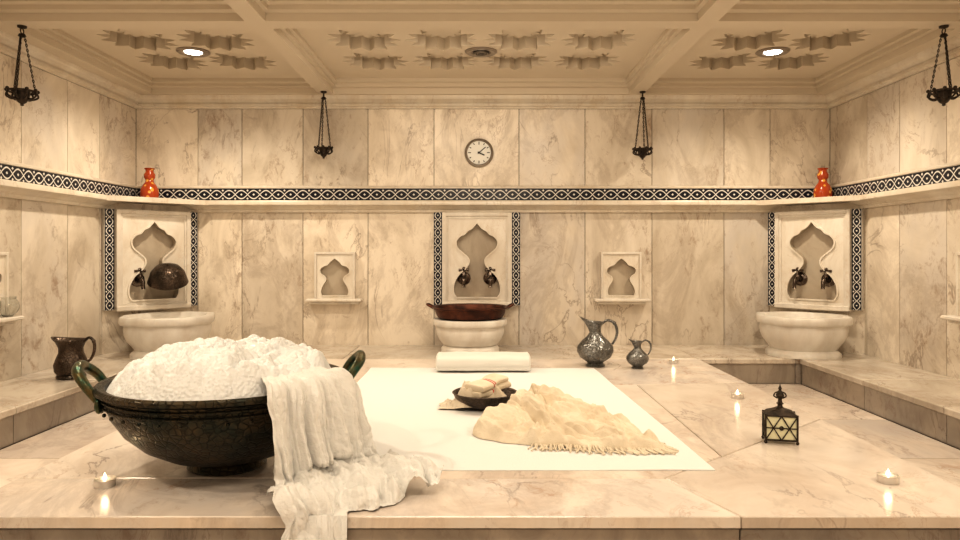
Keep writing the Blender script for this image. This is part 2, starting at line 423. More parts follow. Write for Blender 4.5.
strip(mb, frameM((XR, YB), (0, -1)), .0, YB-YF, 1.442, 1.565, -.012, 0)
mb.build('trim_frieze', [M_TILE], recalc=False)
mb = MB(); sweep_rect(mb, [(0, 1.566), (.022, 1.566), (.022, 1.58), (.01, 1.592), (0, 1.592)])
mb.build('trim_frieze_cap', [M_TRIM])

# ---------------------------------------------------------------- ceiling
mb = MB()
xs = [(XL+.22, -1.58), (-1.44, 1.46), (1.60, XR-.20)]
yr = [(-1.85, .38), (.52, 2.55), (2.69, 4.70), (4.86, 6.86)]
xb = [XL-.1]+[v for p in xs for v in p]+[XR+.1]; yb = [YF-.1]+[v for p in yr for v in p]+[YB+.1]
for i in range(len(xb)-1):
    for j in range(len(yb)-1):
        if i % 2 == 1 and j % 2 == 1: continue
        mb.add([(xb[i], yb[j], ZC), (xb[i], yb[j+1], ZC), (xb[i+1], yb[j+1], ZC), (xb[i+1], yb[j], ZC)], [[0, 1, 2, 3]], 0, False)
def loops(mb, R0, R1, prof):
    vs = []
    for t, z in prof:
        x0, y0, x1, y1 = [a+(b_-a)*t for a, b_ in zip(R0, R1)]
        vs += [(x0, y0, z), (x1, y0, z), (x1, y1, z), (x0, y1, z)]
    fs = []
    for i in range(len(prof)-1):
        for k in range(4): fs.append([i*4+k, i*4+(k+1) % 4, i*4+4+(k+1) % 4, i*4+4+k])
    mb.add(vs, fs, 0, False)
cell = .62; ZP = ZC+.13
fix = []
def starpts(r1, r2, z, cx, cy, N):
    out = []
    for k in range(N):
        an = 2*pi*k/N; ph = (k % 4)/4
        q = r2+(r1-r2)*(1-min(ph, 1-ph)*2)
        out.append((cx+q*cos(an), cy+q*sin(an), z))
    return out
for ix, (x0, x1) in enumerate(xs):
    nx = 4 if ix == 1 else 2
    for (y0, y1) in yr:
        ny = 2
        cx, cy = (x0+x1)/2, (y0+y1)/2; fix.append((ix, cx, cy))
        R1 = (cx-nx*cell/2, cy-ny*cell/2, cx+nx*cell/2, cy+ny*cell/2)
        loops(mb, (x0, y0, x1, y1), R1, [(0, ZC), (0, ZC+.055), (.15, ZC+.06), (.15, ZC+.09), (.25, ZC+.10), (.25, ZP), (1, ZP)])
        for a in range(nx):
            for c in range(ny):
                sx0, sy0 = R1[0]+(a+.5)*cell, R1[1]+(c+.5)*cell
                N = 48; vs = []
                for k in range(N):
                    an = 2*pi*k/N; q = cell/2/max(abs(cos(an)), abs(sin(an)))
                    vs.append((sx0+q*cos(an), sy0+q*sin(an), ZP))
                vs += starpts(.300, .205, ZP, sx0, sy0, N)
                vs += starpts(.296, .20, ZP+.10, sx0, sy0, N)
                vs += starpts(.20, .13, ZP+.105, sx0, sy0, N)
                vs += starpts(.195, .125, ZP+.075, sx0, sy0, N)
                vs.append((sx0, sy0, ZP+.065))
                fs = []
                for L in range(4):
                    for k in range(N): fs.append([L*N+k, L*N+(k+1) % N, (L+1)*N+(k+1) % N, (L+1)*N+k])
                for k in range(N): fs.append([4*N+k, 4*N+(k+1) % N, 5*N])
                mb.add(vs, fs, 0, False)
mb.box(XL-.15, XR+.15, YF-.15, YB+.15, ZC+.30, ZC+.40, 0)
mb.build('ceiling', [M_PLAS], recalc=False)

for ix, cx, cy in fix:
    mb = MB()
    on = ix != 1
    mb.lathe([(.135, ZP), (.135, ZP-.008), (.12, ZP-.018), (.085, ZP-.014), (.078, ZP-.004), (.001, ZP-.004)], 40, 0)
    mb.lathe([(.072, ZP-.004), (.068, ZP-.012), (.001, ZP-.020)], 32, 1)
    if not on:
        for r in (.03, .05): mb.lathe([(r, ZP-.012), (r, ZP-.024), (r+.008, ZP-.024), (r+.008, ZP-.012)], 32, 0)
    o = mb.build('recessed_downlight' if on else 'ceiling_vent', [M_CLKR, M_LAMP if on else M_BLACK], loc=None)
    o.location = (cx, cy, 0)
    if on:
        L = bpy.data.lights.new('downlight_bulb', 'SPOT'); L.energy = 88
        L.spot_size = radians(150); L.spot_blend = .8; L.shadow_soft_size = .05; L.color = (1, .86, .67)
        lo = bpy.data.objects.new('downlight_bulb', L); S.collection.objects.link(lo); lo.parent = o; lo.location = (0, 0, ZP-.05)

def area(name, loc, target, sx_, sy_, e, col=(1, .865, .685)):
    L = bpy.data.lights.new(name, 'AREA'); L.shape = 'RECTANGLE'; L.size = sx_; L.size_y = sy_; L.energy = e; L.color = col
    o = bpy.data.objects.new(name, L); S.collection.objects.link(o); o.location = loc
    o.rotation_euler = (Vector(target)-Vector(loc)).to_track_quat('-Z', 'Y').to_euler()
area('added_overhead_fill', (0, 1.2, 2.44), (0, 3.4, 0), 1.6, .3, 24)  # added soft fill under the ceiling, not a fixture of the room
area('added_bounce_fill', (0, -1.2, 1.2), (0, 6, 2.0), 2.4, 1.0, 10)  # added fill behind the camera, tilted up to brighten the ceiling
area('center_soft', (0, 4.8, 2.45), (0, 5.6, 0), 2.0, .15, 30)

# ---------------------------------------------------------------- floor, benches, platform
mb = MB()
mb.box(XL-.1, XR+.1, YF-.1, YB+.1, -.45, -.24, 1)
g = .003
for xa, xb_ in ((-2.79, -1.9), (1.9, 2.79)):
    for i, yy in enumerate([-2, -1, 0, 1, 2, 3, 3.9, 4.8, 5.5]):
        y2 = [-2, -1, 0, 1, 2, 3, 3.9, 4.8, 5.5, 6.1][i+1]
        mb.box(xa+g, xb_-g, yy+g, y2-g, -.25, -.22, 0, None, random.random())
for i in range(4):
    for j in range(5):
        mb.box(-1.9+i*.95+g, -.95+i*.95-g, -2+j*.88+g, -2+(j+1)*.88-g, -.25, -.22, 0, None, random.random())
mb.build('floor', [M_FLOOR, M_GROUT])

def bench(name, rects, faces):
    mb = MB()
    for (x0, x1, y0, y1) in rects: mb.box(x0+g, x1-g, y0+g, y1-g, -.045, 0, 0, None, random.random(), bev=.006)
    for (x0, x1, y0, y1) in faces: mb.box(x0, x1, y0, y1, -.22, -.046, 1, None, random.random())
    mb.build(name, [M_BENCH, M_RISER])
yy = [-2, -.8, .4, 1.5, 2.55, 3.4, 4.2, 5.1, 6.088]
bench('marble_bench', [(XL, -2.78, a, b_) for a, b_ in zip(yy[:-1], yy[1:])], [(XL+g, -2.80, a+g, b_-g) for a, b_ in zip(yy[:-1], yy[1:])])
bench('marble_bench', [(2.78, XR, a, b_) for a, b_ in zip(yy[:-1], yy[1:])], [(2.80, XR-g, a+g, b_-g) for a, b_ in zip(yy[:-1], yy[1:])])
xx = [XL, -2.3, -1.2, -.1, .95, 1.9, 2.75, XR]
bench('marble_bench', [(a, b_, 6.09, YB) for a, b_ in zip(xx[:-1], xx[1:])], [(a+g, b_-g, 6.11, YB) for a, b_ in zip(xx[:-1], xx[1:])])
mb = MB()
def inset(poly, d):
    out = []; n = len(poly)
    for i in range(n):
        p0, p1, p2 = Vector(poly[i-1]), Vector(poly[i]), Vector(poly[(i+1) % n])
        e1 = (p1-p0).normalized(); e2 = (p2-p1).normalized()
        n1 = Vector((-e1.y, e1.x)); n2 = Vector((-e2.y, e2.x)); k = (n1+n2); k = k/ max(.3, k.dot(n1))
        out.append(tuple(p1+k*d))
    return out
polys = [[(-1.9, 2.46), (.92, 2.46), (.76, 2.88), (-1.9, 2.88)],
         [(.92, 2.46), (1.9, 2.46), (1.9, 3.9), (.76, 2.88)],
         [(-1.9, 2.88), (.76, 2.88), (1.1, 3.184), (1.1, 4.9), (-1.9, 4.9)],
         [(1.1, 3.184), (1.9, 3.9), (1.9, 5.0), (1.1, 4.9)],
         [(-1.9, 4.9), (.2, 4.9), (.2, 6.085), (-1.9, 6.085)],
         [(.2, 4.9), (1.1, 4.9), (1.9, 5.0), (1.9, 6.085), (.2, 6.085)]]
for p, r in zip(polys, (.93, .35, .75, .15, .6, .8)):
    q = inset(p, .0025)
    n = len(q); q2 = inset(p, .006)
    mb.prism(q, -.042, -.004, 2, None, r)
    vs = [(x, y, -.004) for x, y in q]+[(x, y, 0) for x, y in q2]
    mb.add(vs, [list(range(n, 2*n))]+[[i, (i+1) % n, n+(i+1) % n, n+i] for i in range(n)], 0, False, None, r)
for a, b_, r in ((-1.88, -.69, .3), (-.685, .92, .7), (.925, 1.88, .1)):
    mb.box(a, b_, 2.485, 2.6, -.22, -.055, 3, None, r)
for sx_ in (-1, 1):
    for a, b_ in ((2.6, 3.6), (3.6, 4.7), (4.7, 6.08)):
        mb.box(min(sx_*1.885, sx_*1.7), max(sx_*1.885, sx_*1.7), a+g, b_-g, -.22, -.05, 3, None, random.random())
mb.box(-1.88, 1.88, 2.5, 6.08, -.22, -.043, 1)
mb.build('marble_platform', [M_FLOOR, M_GROUT, M_LIP, M_RISER])

DL0, DL1 = (XL, 6.37), (-2.85, YB)
DR0, DR1 = (2.90, YB), (XR, 6.37)
mb = MB(); mb.prism([DL0, DL1, (XL, YB)], 0, 1.385, 0, None, .3); mb.build('wall_corner_left', [M_WALL])
mb = MB(); mb.prism([DR0, DR1, (XR, YB)], 0, 1.385, 0, None, .7); mb.build('wall_corner_right', [M_WALL])

# ---------------------------------------------------------------- carved panels
def field_hole(mb, x0, x1, z0, z1, outl, yf, yk, M, mat=0, cmat=None):
    bm = bmesh.new()
    def lp(ps):
        vs = [bm.verts.new((x, yf, z)) for x, z in ps]
        return [bm.edges.new((vs[i], vs[(i+1) % len(vs)])) for i in range(len(vs))]
    e = lp([(x0, z0), (x1, z0), (x1, z1), (x0, z1)])+lp(outl)
    bmesh.ops.triangle_fill(bm, use_beauty=True, use_dissolve=False, edges=e)
    bm.verts.index_update()
    vs = [v.co.copy() for v in bm.verts]; fs = [[v.index for v in f.verts] for f in bm.faces]; bm.free()
    mb.add(vs, fs, mat, False, M, .6)
    n = len(outl)
    vs = [(x, yf, z) for x, z in outl]+[(x, yk, z) for x, z in outl]
    mb.add(vs, [[i, (i+1) % n, n+(i+1) % n, n+i] for i in range(n)]+[list(range(n, 2*n))], mat if cmat is None else cmat, False, M, .6)
def outline(half, z0, sc=1, k=5):
    pts = catmull([(w_*sc, z_*sc+z0, 0) for w_, z_ in half], k)
    R = [(max(p.x, 0), p.y) for p in pts]
    R[0] = (R[0][0], z0)
    Lf = [(-x, z) for x, z in R[::-1] if x > 1e-4]
    return R+Lf
VASE = [(.20, 0), (.225, .05), (.22, .13), (.18, .21), (.115, .27), (.075, .33), (.08, .385), (.13, .435), (.185, .485), (.20, .545), (.165, .595), (.12, .615), (.09, .65), (.045, .675), (0, .73)]
ARCH = [(.125, 0), (.135, .04), (.12, .09), (.085, .15), (.095, .19), (.135, .22), (.14, .26), (.11, .285), (.07, .30), (.045, .33), (0, .365)]
def rim(mb, ol, yf, wd, dp, M):
    n = len(ol); ol2 = []
    for i in range(n):
        p0, p1, p2 = Vector(ol[i-1]), Vector(ol[i]), Vector(ol[(i+1) % n])
        t_ = (p2-p0).normalized(); ol2.append(p1+Vector((t_.y, -t_.x))*wd)
    vs = [(x, yf-dp, z) for x, z in ol]+[(p.x, yf-dp, p.y) for p in ol2]+[(p.x, yf+.001, p.y) for p in ol2]+[(x, yf+.001, z) for x, z in ol]
    mb.add(vs, [[L*n+i, L*n+(i+1) % n, ((L+1) % 4)*n+(i+1) % n, ((L+1) % 4)*n+i] for L in range(4) for i in range(n)], 0, False, M, .6)
def tap(mb, x, z, M, y0, mat=2):
    T = M @ Matrix.Translation((x, y0, z))
    R = T @ Matrix.Rotation(radians(90), 4, 'X')
    mb.lathe([(.001, 0), (.066, 0), (.066, .008), (.05, .018), (.03, .022), (.026, .04), (.028, .06), (.001, .062)], 24, mat, R)
    mb.tube(catmull([(0, -.03, 0), (0, -.08, .005), (0, -.12, 0), (0, -.14, -.03), (0, -.145, -.085)], 5), [.022]*8+[.019]*8+[.017]*4+[.022], 12, mat, T)
    mb.lathe([(.001, 0), (.026, 0), (.022, .03), (.014, .04), (.014, .065), (.02, .07), (.001, .075)], 16, mat, T @ Matrix.Translation((0, -.07, .015)))
    mb.tube([(-.05, -.07, .08), (-.02, -.07, .086), (.02, -.07, .086), (.05, -.07, .08)], [.014, .009, .009, .014], 10, mat, T)
    mb.ball((0, -.07, .098), .016, mat, T)
def fountain_panel(M, bowl=False):
    mb = MB(); yf = -.08
    for s_ in (-1, 1):
        a, b_ = sorted((s_*.345, s_*.43)); strip(mb, M, a, b_, .40, 1.322, -.06, 0, True, 1)
        a, b_ = sorted((s_*.305, s_*.342)); mb.box(a, b_, -.105, 0, .40, 1.322, 0, M, .5, bev=.008)
    mb.box(-.305, .305, -.105, 0, 1.28, 1.322, 0, M, .5, bev=.008)
    mb.box(-.342, .342, -.115, 0, .385, .435, 0, M, .5, bev=.008)
    for (a, b_, c, d) in ((-.305, -.285, .435, 1.28), (.285, .305, .435, 1.28), (-.285, .285, 1.26, 1.28), (-.285, .285, .435, .455)):
        mb.box(a, b_, -.092, 0, c, d, 0, M, .5)
    ol = outline(VASE, .485)
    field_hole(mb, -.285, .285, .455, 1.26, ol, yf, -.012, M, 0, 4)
    rim(mb, ol, yf, .014, .014, M)
    for s_ in (-1, 1): tap(mb, s_*.13, .67, M, -.013)
    if bowl:
        T = M @ Matrix.Translation((.06, -.24, .80)) @ Matrix.Rotation(radians(-158), 4, 'X') @ Matrix.Rotation(radians(10), 4, 'Y')
        mb.lathe([(.001, -.0), (.05, .0), (.11, .02), (.15, .07), (.168, .13), (.18, .165), (.172, .17), (.15, .12), (.10, .04), (.001, .02)], 40, 3, T)
        mb.tube(catmull([(.06, -.10, .70), (.06, -.17, .80), (.06, -.24, .81)], 5), .009, 8, 3, M)
    return mb.build('fountain_wall_panel', [M_WHITE, M_TILE, M_CHROME, M_DKPEW, M_RECESS_SHADE], recalc=False)
def midM(a, b_):
    return frameM(((a[0]+b_[0])/2, (a[1]+b_[1])/2), (b_[0]-a[0], b_[1]-a[1]))
fountain_panel(midM(DL0, DL1), True)
fountain_panel(midM(DR0, DR1))
fountain_panel(frameM((-.03, YB), (1, 0)))

def small_niche(M, w_=.20):
    mb = MB(); z0, z1 = .47, .93
    for s_ in (-1, 1):
        a, b_ = sorted((s_*(w_-.02), s_*w_)); mb.box(a, b_, -.075, 0, z0, z1, 0, M, .5, bev=.004)
    mb.box(-w_+.02, w_-.02, -.075, 0, z1-.025, z1, 0, M, .5, bev=.004)
    ol = outline(ARCH, z0+.03)
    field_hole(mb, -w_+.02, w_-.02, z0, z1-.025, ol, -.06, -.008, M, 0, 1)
    rim(mb, ol, -.06, .010, .008, M)
    mb.box(-w_-.07, w_+.07, -.14, 0, .44, .47, 0, M, .8, bev=.008)
    mb.box(-w_-.04, w_+.04, -.10, 0, .415, .44, 0, M, .8, bev=.006)
    return mb.build('wall_soap_niche', [M_WHITE, M_RECESS_SHADE], recalc=False)
small_niche(frameM((-1.44, YB), (1, 0))); small_niche(frameM((1.40, YB), (1, 0)))
small_niche(frameM((XL, 4.80), (0, 1))); small_niche(frameM((XR, 4.84), (0, -1)))

# ---------------------------------------------------------------- basins (kurna)
def basin(loc, R, H, rot, plinth=.05, lobes=8, lobe=.03):
    mb = MB()
    def sh(p, a, r, z):
        k = 1+lobe*(cos(lobes*a))*(1 if z > H*.8 else .35)
        e = (abs(cos(a))**3+abs(sin(a))**3)**(-1/3); e = 1+(e-1)*.35
        return (p.x*k*e, p.y*k*e, z)
    pr = [(.001, 0), (R*.80, 0), (R*.80, plinth*.6), (R*.74, plinth), (R*.70, plinth*1.2), (R*.76, H*.26), (R*.86, H*.4), (R*.92, H*.55), (R*.935, H*.68), (R*.92, H*.77),
          (R*.93, H*.785), (R*.99, H*.81), (R*1.01, H*.85), (R*1.01, H*.96), (R*.99, H), (R*.84, H), (R*.81, H*.96), (R*.74, H*.7), (R*.5, H*.45), (.001, H*.4)]
    mb.lathe(pr, 96, 0, None, sh)
    return mb.build('marble_basin', [M_BASIN], loc=loc, rotz=rot, sharp=50)
basin((-2.82, 6.34, 0), .385, .36, 0); basin((2.92, 6.34, 0), .385, .36, 0)
basin((-.09, 6.50, 0), .335, .315, 0, .07, 6, .008)
mb = MB()
mb.lathe([(.001, 0), (.26, 0), (.30, .012), (.32, .05), (.33, .09), (.36, .098), (.365, .106), (.355, .112), (.325, .106), (.30, .055), (.26, .022), (.001, .012)], 64, 0)
for s_ in (-1, 1):
    mb.tube(catmull([(s_*.34, -.06, .10), (s_*.385, -.05, .125), (s_*.40, 0, .13), (s_*.385, .05, .125), (s_*.34, .06, .10)], 5), .011, 8, 0)
mb.build('copper_basin', [M_COPPER], loc=(-.09, 6.49, .316))

# ---------------------------------------------------------------- orange bottles
def bottle(loc):
    mb = MB()
    mb.lathe([(.001, 0), (.07, 0), (.078, .01), (.085, .05), (.08, .10), (.06, .14), (.04, .165), (.036, .19), (.05, .21), (.052, .24), (.038, .265), (.036, .285), (.05, .30), (.046, .303), (.001, .29)], 40, 0)
    mb.build('orange_glass_bottle', [M_ORANGE], loc=loc)
bottle((-3.20, 6.78, 1.438)); bottle((3.32, 6.78, 1.438))

# ---------------------------------------------------------------- clock
mb = MB()
Mc = Matrix.Translation((-.01, YB, 1.92)) @ Matrix.Rotation(radians(90), 4, 'X')
mb.lathe([(.001, .0), (.14, .0), (.145, .015), (.14, .035), (.125, .04), (.118, .03), (.118, .02), (.001, .02)], 64, 0, Mc)
mb.lathe([(.117, .021), (.001, .0215)], 48, 1, Mc)
for k in range(12):
    T = Mc @ Matrix.Rotation(k*pi/6, 4, 'Z')
    l = .028 if k % 3 == 0 else .018
    mb.box(-.004, .004, .108-l, .108, .022, .024, 2, T)
for an, l, w_ in ((-50, .085, .004), (-115, .06, .006)):
    mb.box(-w_, w_, -.015, l, .026, .028, 2, Mc @ Matrix.Rotation(radians(an), 4, 'Z'))
mb.lathe([(.010, .024), (.010, .031), (.001, .032)], 16, 2, Mc)
mb.build('wall_clock', [M_CLKR, M_FACE, M_BLACK])

# ---------------------------------------------------------------- hanging oil lamps
def hang(loc, H, R, mat):
    mb = MB()
    mb.lathe([(.001, 0), (.03, 0), (.028, -.012), (.008, -.02), (.001, -.02)], 20, 0)
    mb.tube([(0, .018*cos(a*pi/6), -.035+.018*sin(a*pi/6)) for a in range(12)], .004, 8, 0, closed=True)
    mb.lathe([(.001, -.05), (.018, -.055), (.026, -.07), (.012, -.078), (.001, -.08)][::-1], 16, 0)
    zb = -H+.10
    for k in range(3):
        an = k*2*pi/3+.5
        a0 = Vector((.015*cos(an), .015*sin(an), -.07)); a1 = Vector((R*.92*cos(an), R*.92*sin(an), zb))
        n = 22
        for i in range(n):
            p = a0.lerp(a1, (i+.5)/n); L = (a1-a0).length/n*.62
            d = (a1-a0).normalized(); s_ = d.cross(Vector((cos(an+i % 2*pi/2), sin(an+i % 2*pi/2), 0))).normalized()
            mb.tube([p+d*L*cos(q*pi/4)+s_*L*.45*sin(q*pi/4) for q in range(8)], .0032, 5, 0, closed=True)
    mb.tube([(R*cos(a*pi/16), R*sin(a*pi/16), zb) for a in range(32)], .008, 8, 0, closed=True)
    for k in range(9):
        an = k*2*pi/9
        mb.tube(catmull([(R*cos(an), R*sin(an), zb), (R*1.12*cos(an), R*1.12*sin(an), zb-.03), (R*.75*cos(an), R*.75*sin(an), zb-.05), (R*.45*cos(an), R*.45*sin(an), zb-.045)], 4), .0065, 6, 0)
        mb.ball((R*1.1*cos(an), R*1.1*sin(an), zb+.008), .012, 0, seg=8)
    mb.lathe([(.001, zb-.10), (.012, zb-.095), (.010, zb-.085), (R*.3, zb-.075), (R*.5, zb-.05), (R*.58, zb-.01), (R*.60, zb+.005), (R*.52, zb), (R*.4, zb-.04), (.001, zb-.05)], 28, 0)
    return mb.build('hanging_oil_lamp', [mat], loc=loc)
hang((-3.14, 4.80, ZC), .55, .085, M_IRON); hang((3.18, 4.80, ZC), .55, .085, M_IRON)
hang((-1.51, 6.76, ZC), .65, .075, M_IRON); hang((1.57, 6.76, ZC), .66, .08, M_IRON)

# ---------------------------------------------------------------- cauldron
mb = MB()
mb.lathe(cprof, 96, 0)
for z, r in ((.335, .486), (.31, .482)):
    mb.tube([(r*cos(a*pi/48), r*sin(a*pi/48), z) for a in range(96)], .005, 6, 0, closed=True)
for k in range(36):
    a = 2*pi*k/36; mb.ball((.484*cos(a), .484*sin(a), .29), .008, 0, seg=8)
for ang in (radians(197), radians(14)):
    T = Matrix.Rotation(ang, 4, 'Z')
    pts = catmull([(.46, -.13, .31), (.50, -.125, .36), (.535, -.115, .41), (.565, -.07, .445), (.572, 0, .46), (.565, .07, .445), (.535, .115, .41), (.50, .125, .36), (.46, .13, .31)], 5)
    n = len(pts)
    mb.tube(pts, [.013+.010*sin(pi*i/(n-1)) for i in range(n)], 12, 1, T)
    for s_ in (-1, 1): mb.ball((.475, s_*.13, .32), .035, 1, T, (.5, 1, 1))
mb.build('bronze_cauldron', [M_BRONZE, M_HANDLE], loc=(CX, CY, 0))
# foam
def bub(p, sc, off):
    d = noise.voronoi(p*sc+Vector((off, off*.7, 0)))[0][0]
    return sqrt(max(0, 1-d*d*1.3))
mb = MB(); NR, NA = 150, 460; vs = []; fs = []
for i in range(NR+1):
    s_ = i/NR
    for k in range(NA):
        a = 2*pi*k/NA
        R = .472
        x, y = R*s_*cos(a), R*s_*sin(a)
        h = .350+.100*(1-s_**2.8)**.75
        p = Vector((x, y, 0)); q = p+Vector((noise.noise(p*9), noise.noise(p*9+Vector((5, 5, 0))), 0))*.03
        n1 = noise.noise(p*4.5+Vector((3, 1, 0)))*.055+noise.noise(p*9+Vector((1, 7, 0)))*.035
        n2 = bub(q, 10, 1.3)*.050+bub(q, 23, 4.1)*.030+bub(q, 50, 2.2)*.014
        e = min(1, (1-s_)*6+.15)
        h += (n1+n2)*e
        vs.append((x, y, h))
for i in range(NR):
    for k in range(NA):
        k2 = (k+1) % NA; fs.append([i*NA+k, (i+1)*NA+k, (i+1)*NA+k2, i*NA+k2])
mb.add(vs, fs, 0, True)
mb.build('soap_foam', [M_FOAM], loc=(CX, CY, 0), sharp=180)

# ---------------------------------------------------------------- white sheet
mb = MB(); nx, ny = 60, 80; C4 = [(-.86, 2.97), (1.0, 2.975), (.905, 5.58), (-.87, 5.58)]
vs = []
for j in range(ny+1):
    for i in range(nx+1):
        u, v_ = i/nx, j/ny
        p = Vector(C4[0]).lerp(Vector(C4[1]), u).lerp(Vector(C4[3]).lerp(Vector(C4[2]), u), v_)
        vs.append((p.x+.004*noise.noise(Vector((0, v_*6, 0))), p.y+.006*noise.noise(Vector((u*5, 0, 4))), .006+.0035*noise.noise(Vector((p.x*3, p.y*2.2, 0)))))
n = len(vs); W = nx+1
fs = [[j*W+i, j*W+i+1, (j+1)*W+i+1, (j+1)*W+i] for j in range(ny) for i in range(nx)]
bl = [i for i in range(W)]+[j*W+nx for j in range(1, ny+1)]+[ny*W+i for i in range(nx-1, -1, -1)]+[j*W for j in range(ny-1, 0, -1)]
vs += [(vs[k][0], vs[k][1], .0005) for k in bl]; m_ = len(bl)
fs += [[bl[i], bl[(i+1) % m_], n+(i+1) % m_, n+i] for i in range(m_)]
mb.add(vs, fs, 0, True); mb.build('white_sheet', [M_SHEET])

mb = MB()
def stadium(mb, x0, x1, y0, y1, z0, z1, mat, M=None, sag=.0, seed=0, rough=.006, fq=8, stripes=(), smat=2):
    nx = 60; n = 40; vs = []; cy, cz = (y0+y1)/2, (z0+z1)/2; hy, hz = (y1-y0)/2, (z1-z0)/2
    for i in range(nx+1):
        t_ = i/nx; x = x0+(x1-x0)*t_
        e = min(1, min(t_, 1-t_)*40*.5+.75)
        for k in range(n):
            a = 2*pi*k/n; c_, s_ = cos(a), sin(a)
            yy_ = cy+hy*e*math.copysign(abs(c_)**.5, c_); zz = cz+hz*e*math.copysign(abs(s_)**.6, s_)
            q = noise.noise(Vector((x*fq+seed, yy_*fq, zz*fq)))*rough
            vs.append((x, yy_+q, zz+q*.6))
    fa = []; fb = []
    for i in range(nx):
        for k in range(n):
            f = [i*n+k, i*n+(k+1) % n, (i+1)*n+(k+1) % n, (i+1)*n+k]
            (fb if i in stripes else fa).append(f)
    fa += [list(range(n)), [nx*n+k for k in range(n)]]
    mb.add(vs, fa, mat, True, M)
    if fb: mb.add(vs, fb, smat, True, M)
stadium(mb, -.37, .36, -.155, .15, .002, .055, 0, seed=1)
stadium(mb, -.37, .36, -.165, .155, .022, .125, 0, seed=5, rough=.010)
mb.build('folded_towel', [M_TOWEL], loc=(.03, 5.50, .010), sharp=60)

# ---------------------------------------------------------------- copper bowl with towels
mb = MB()
mb.lathe([(.001, 0), (.10, 0), (.115, .008), (.15, .03), (.18, .06), (.19, .085), (.196, .088), (.19, .092), (.18, .088), (.165, .055), (.13, .03), (.001, .018)], 56, 0)
vsx = []; n = 110
for j in range(n+1):
    for i in range(n*2+1):
        u, v_ = i/(n*2), j/n
        x = -.27+.42*u; y = -.115+.23*v_
        e = min(1, min(u*2, 1-u, v_, 1-v_)*5)
        inb = max(0, min(1, (x+.19)/.06))
        top = .015+inb*.070
        z = top*(.25+.75*e)+(.050*billow(x*8, y*10, 2)+.025*billow(x*18, y*22, 5)+.008*billow(x*50, y*50, 5))*e*(.5+.5*inb)
        yy_ = y*(.62+.38*inb)+.02*N3(x*12, y*5, 3)
        vsx.append((x+.015*N3(x*9, y*9, 7), yy_, max(.003, z)))
Wn = n*2+1
mb.add(vsx, [[j*Wn+i, j*Wn+i+1, (j+1)*Wn+i+1, (j+1)*Wn+i] for j in range(n) for i in range(n*2)], 1, True)
T2 = Matrix.Translation((.02, .0, .085)) @ Matrix.Rotation(radians(38), 4, 'Z') @ Matrix.Rotation(radians(-9), 4, 'Y')
stadium(mb, -.125, .125, -.075, .075, 0, .045, 1, T2, seed=8, rough=.018, fq=11, stripes=(24, 25, 28, 29))
T3 = T2 @ Matrix.Translation((0, 0, .040)) @ Matrix.Rotation(radians(8), 4, 'Z')
stadium(mb, -.115, .11, -.07, .07, 0, .042, 1, T3, seed=12, rough=.018, fq=11, stripes=(24, 25, 28, 29))
mb.build('copper_bath_bowl', [M_DKPEW, M_CREAM, M_RED], loc=(.03, 4.16, .010), sharp=60)

# ---------------------------------------------------------------- ewers
def ewer(name, loc, prof, mouth, sp, hp, mat, rot=0, sc=1):
    mb = MB(); H = prof[-1][1] if mouth is None else mouth
    zt = max(z for r, z in prof)
    def sh(p, a, r, z):
        if z > H:
            t_ = (z-H)/(zt-H); k = max(0, cos(a-pi))**2.5
            return (p.x-sp[0]*t_*k, p.y*(1-.35*k*t_), z+sp[1]*t_*k)
        return tuple(p)
    mb.lathe(prof, 56, 0, None, sh)
    n = len(catmull(hp, 6))
    mb.tube(catmull(hp, 6), [.012-.003*abs(2*i/(n-1)-1) for i in range(n)], 10, 0)
    mb.ball(hp[len(hp)//3], .014, 0, sc=(1, 1, 1.2))
    return mb.build(name, [mat], loc=loc, rotz=rot, scale=sc)
P1 = [(.001, 0), (.075, 0), (.08, .01), (.062, .028), (.075, .04), (.125, .075), (.148, .12), (.145, .16), (.11, .205), (.066, .245), (.047, .275), (.045, .30), (.052, .33), (.068, .355), (.072, .362), (.062, .358), (.045, .33), (.038, .30), (.001, .27)]
ewer('pewter_ewer', (.94, 5.71, 0), P1, .28, (.06, .045), [(.055, 0, .345), (.10, 0, .375), (.155, 0, .35), (.175, 0, .29), (.165, 0, .23), (.135, 0, .18)], M_PEWTER, radians(-8))
ewer('pewter_ewer', (1.26, 5.60, 0), P1, .28, (.05, .03), [(.055, 0, .345), (.10, 0, .375), (.155, 0, .35), (.175, 0, .29), (.165, 0, .23), (.135, 0, .18)], M_PEWTER, radians(-5), .60)
P2 = [(.001, 0), (.10, 0), (.108, .012), (.098, .03), (.118, .06), (.122, .11), (.105, .16), (.088, .20), (.085, .235), (.10, .275), (.118, .295), (.12, .302), (.11, .298), (.09, .27), (.076, .235), (.001, .2)]
ewer('copper_pitcher', (-3.02, 5.17, 0), P2, .22, (.045, .02), [(.105, 0, .285), (.15, 0, .32), (.19, 0, .29), (.195, 0, .22), (.165, 0, .15), (.115, 0, .12)], M_DKPEW, radians(-6), .94)

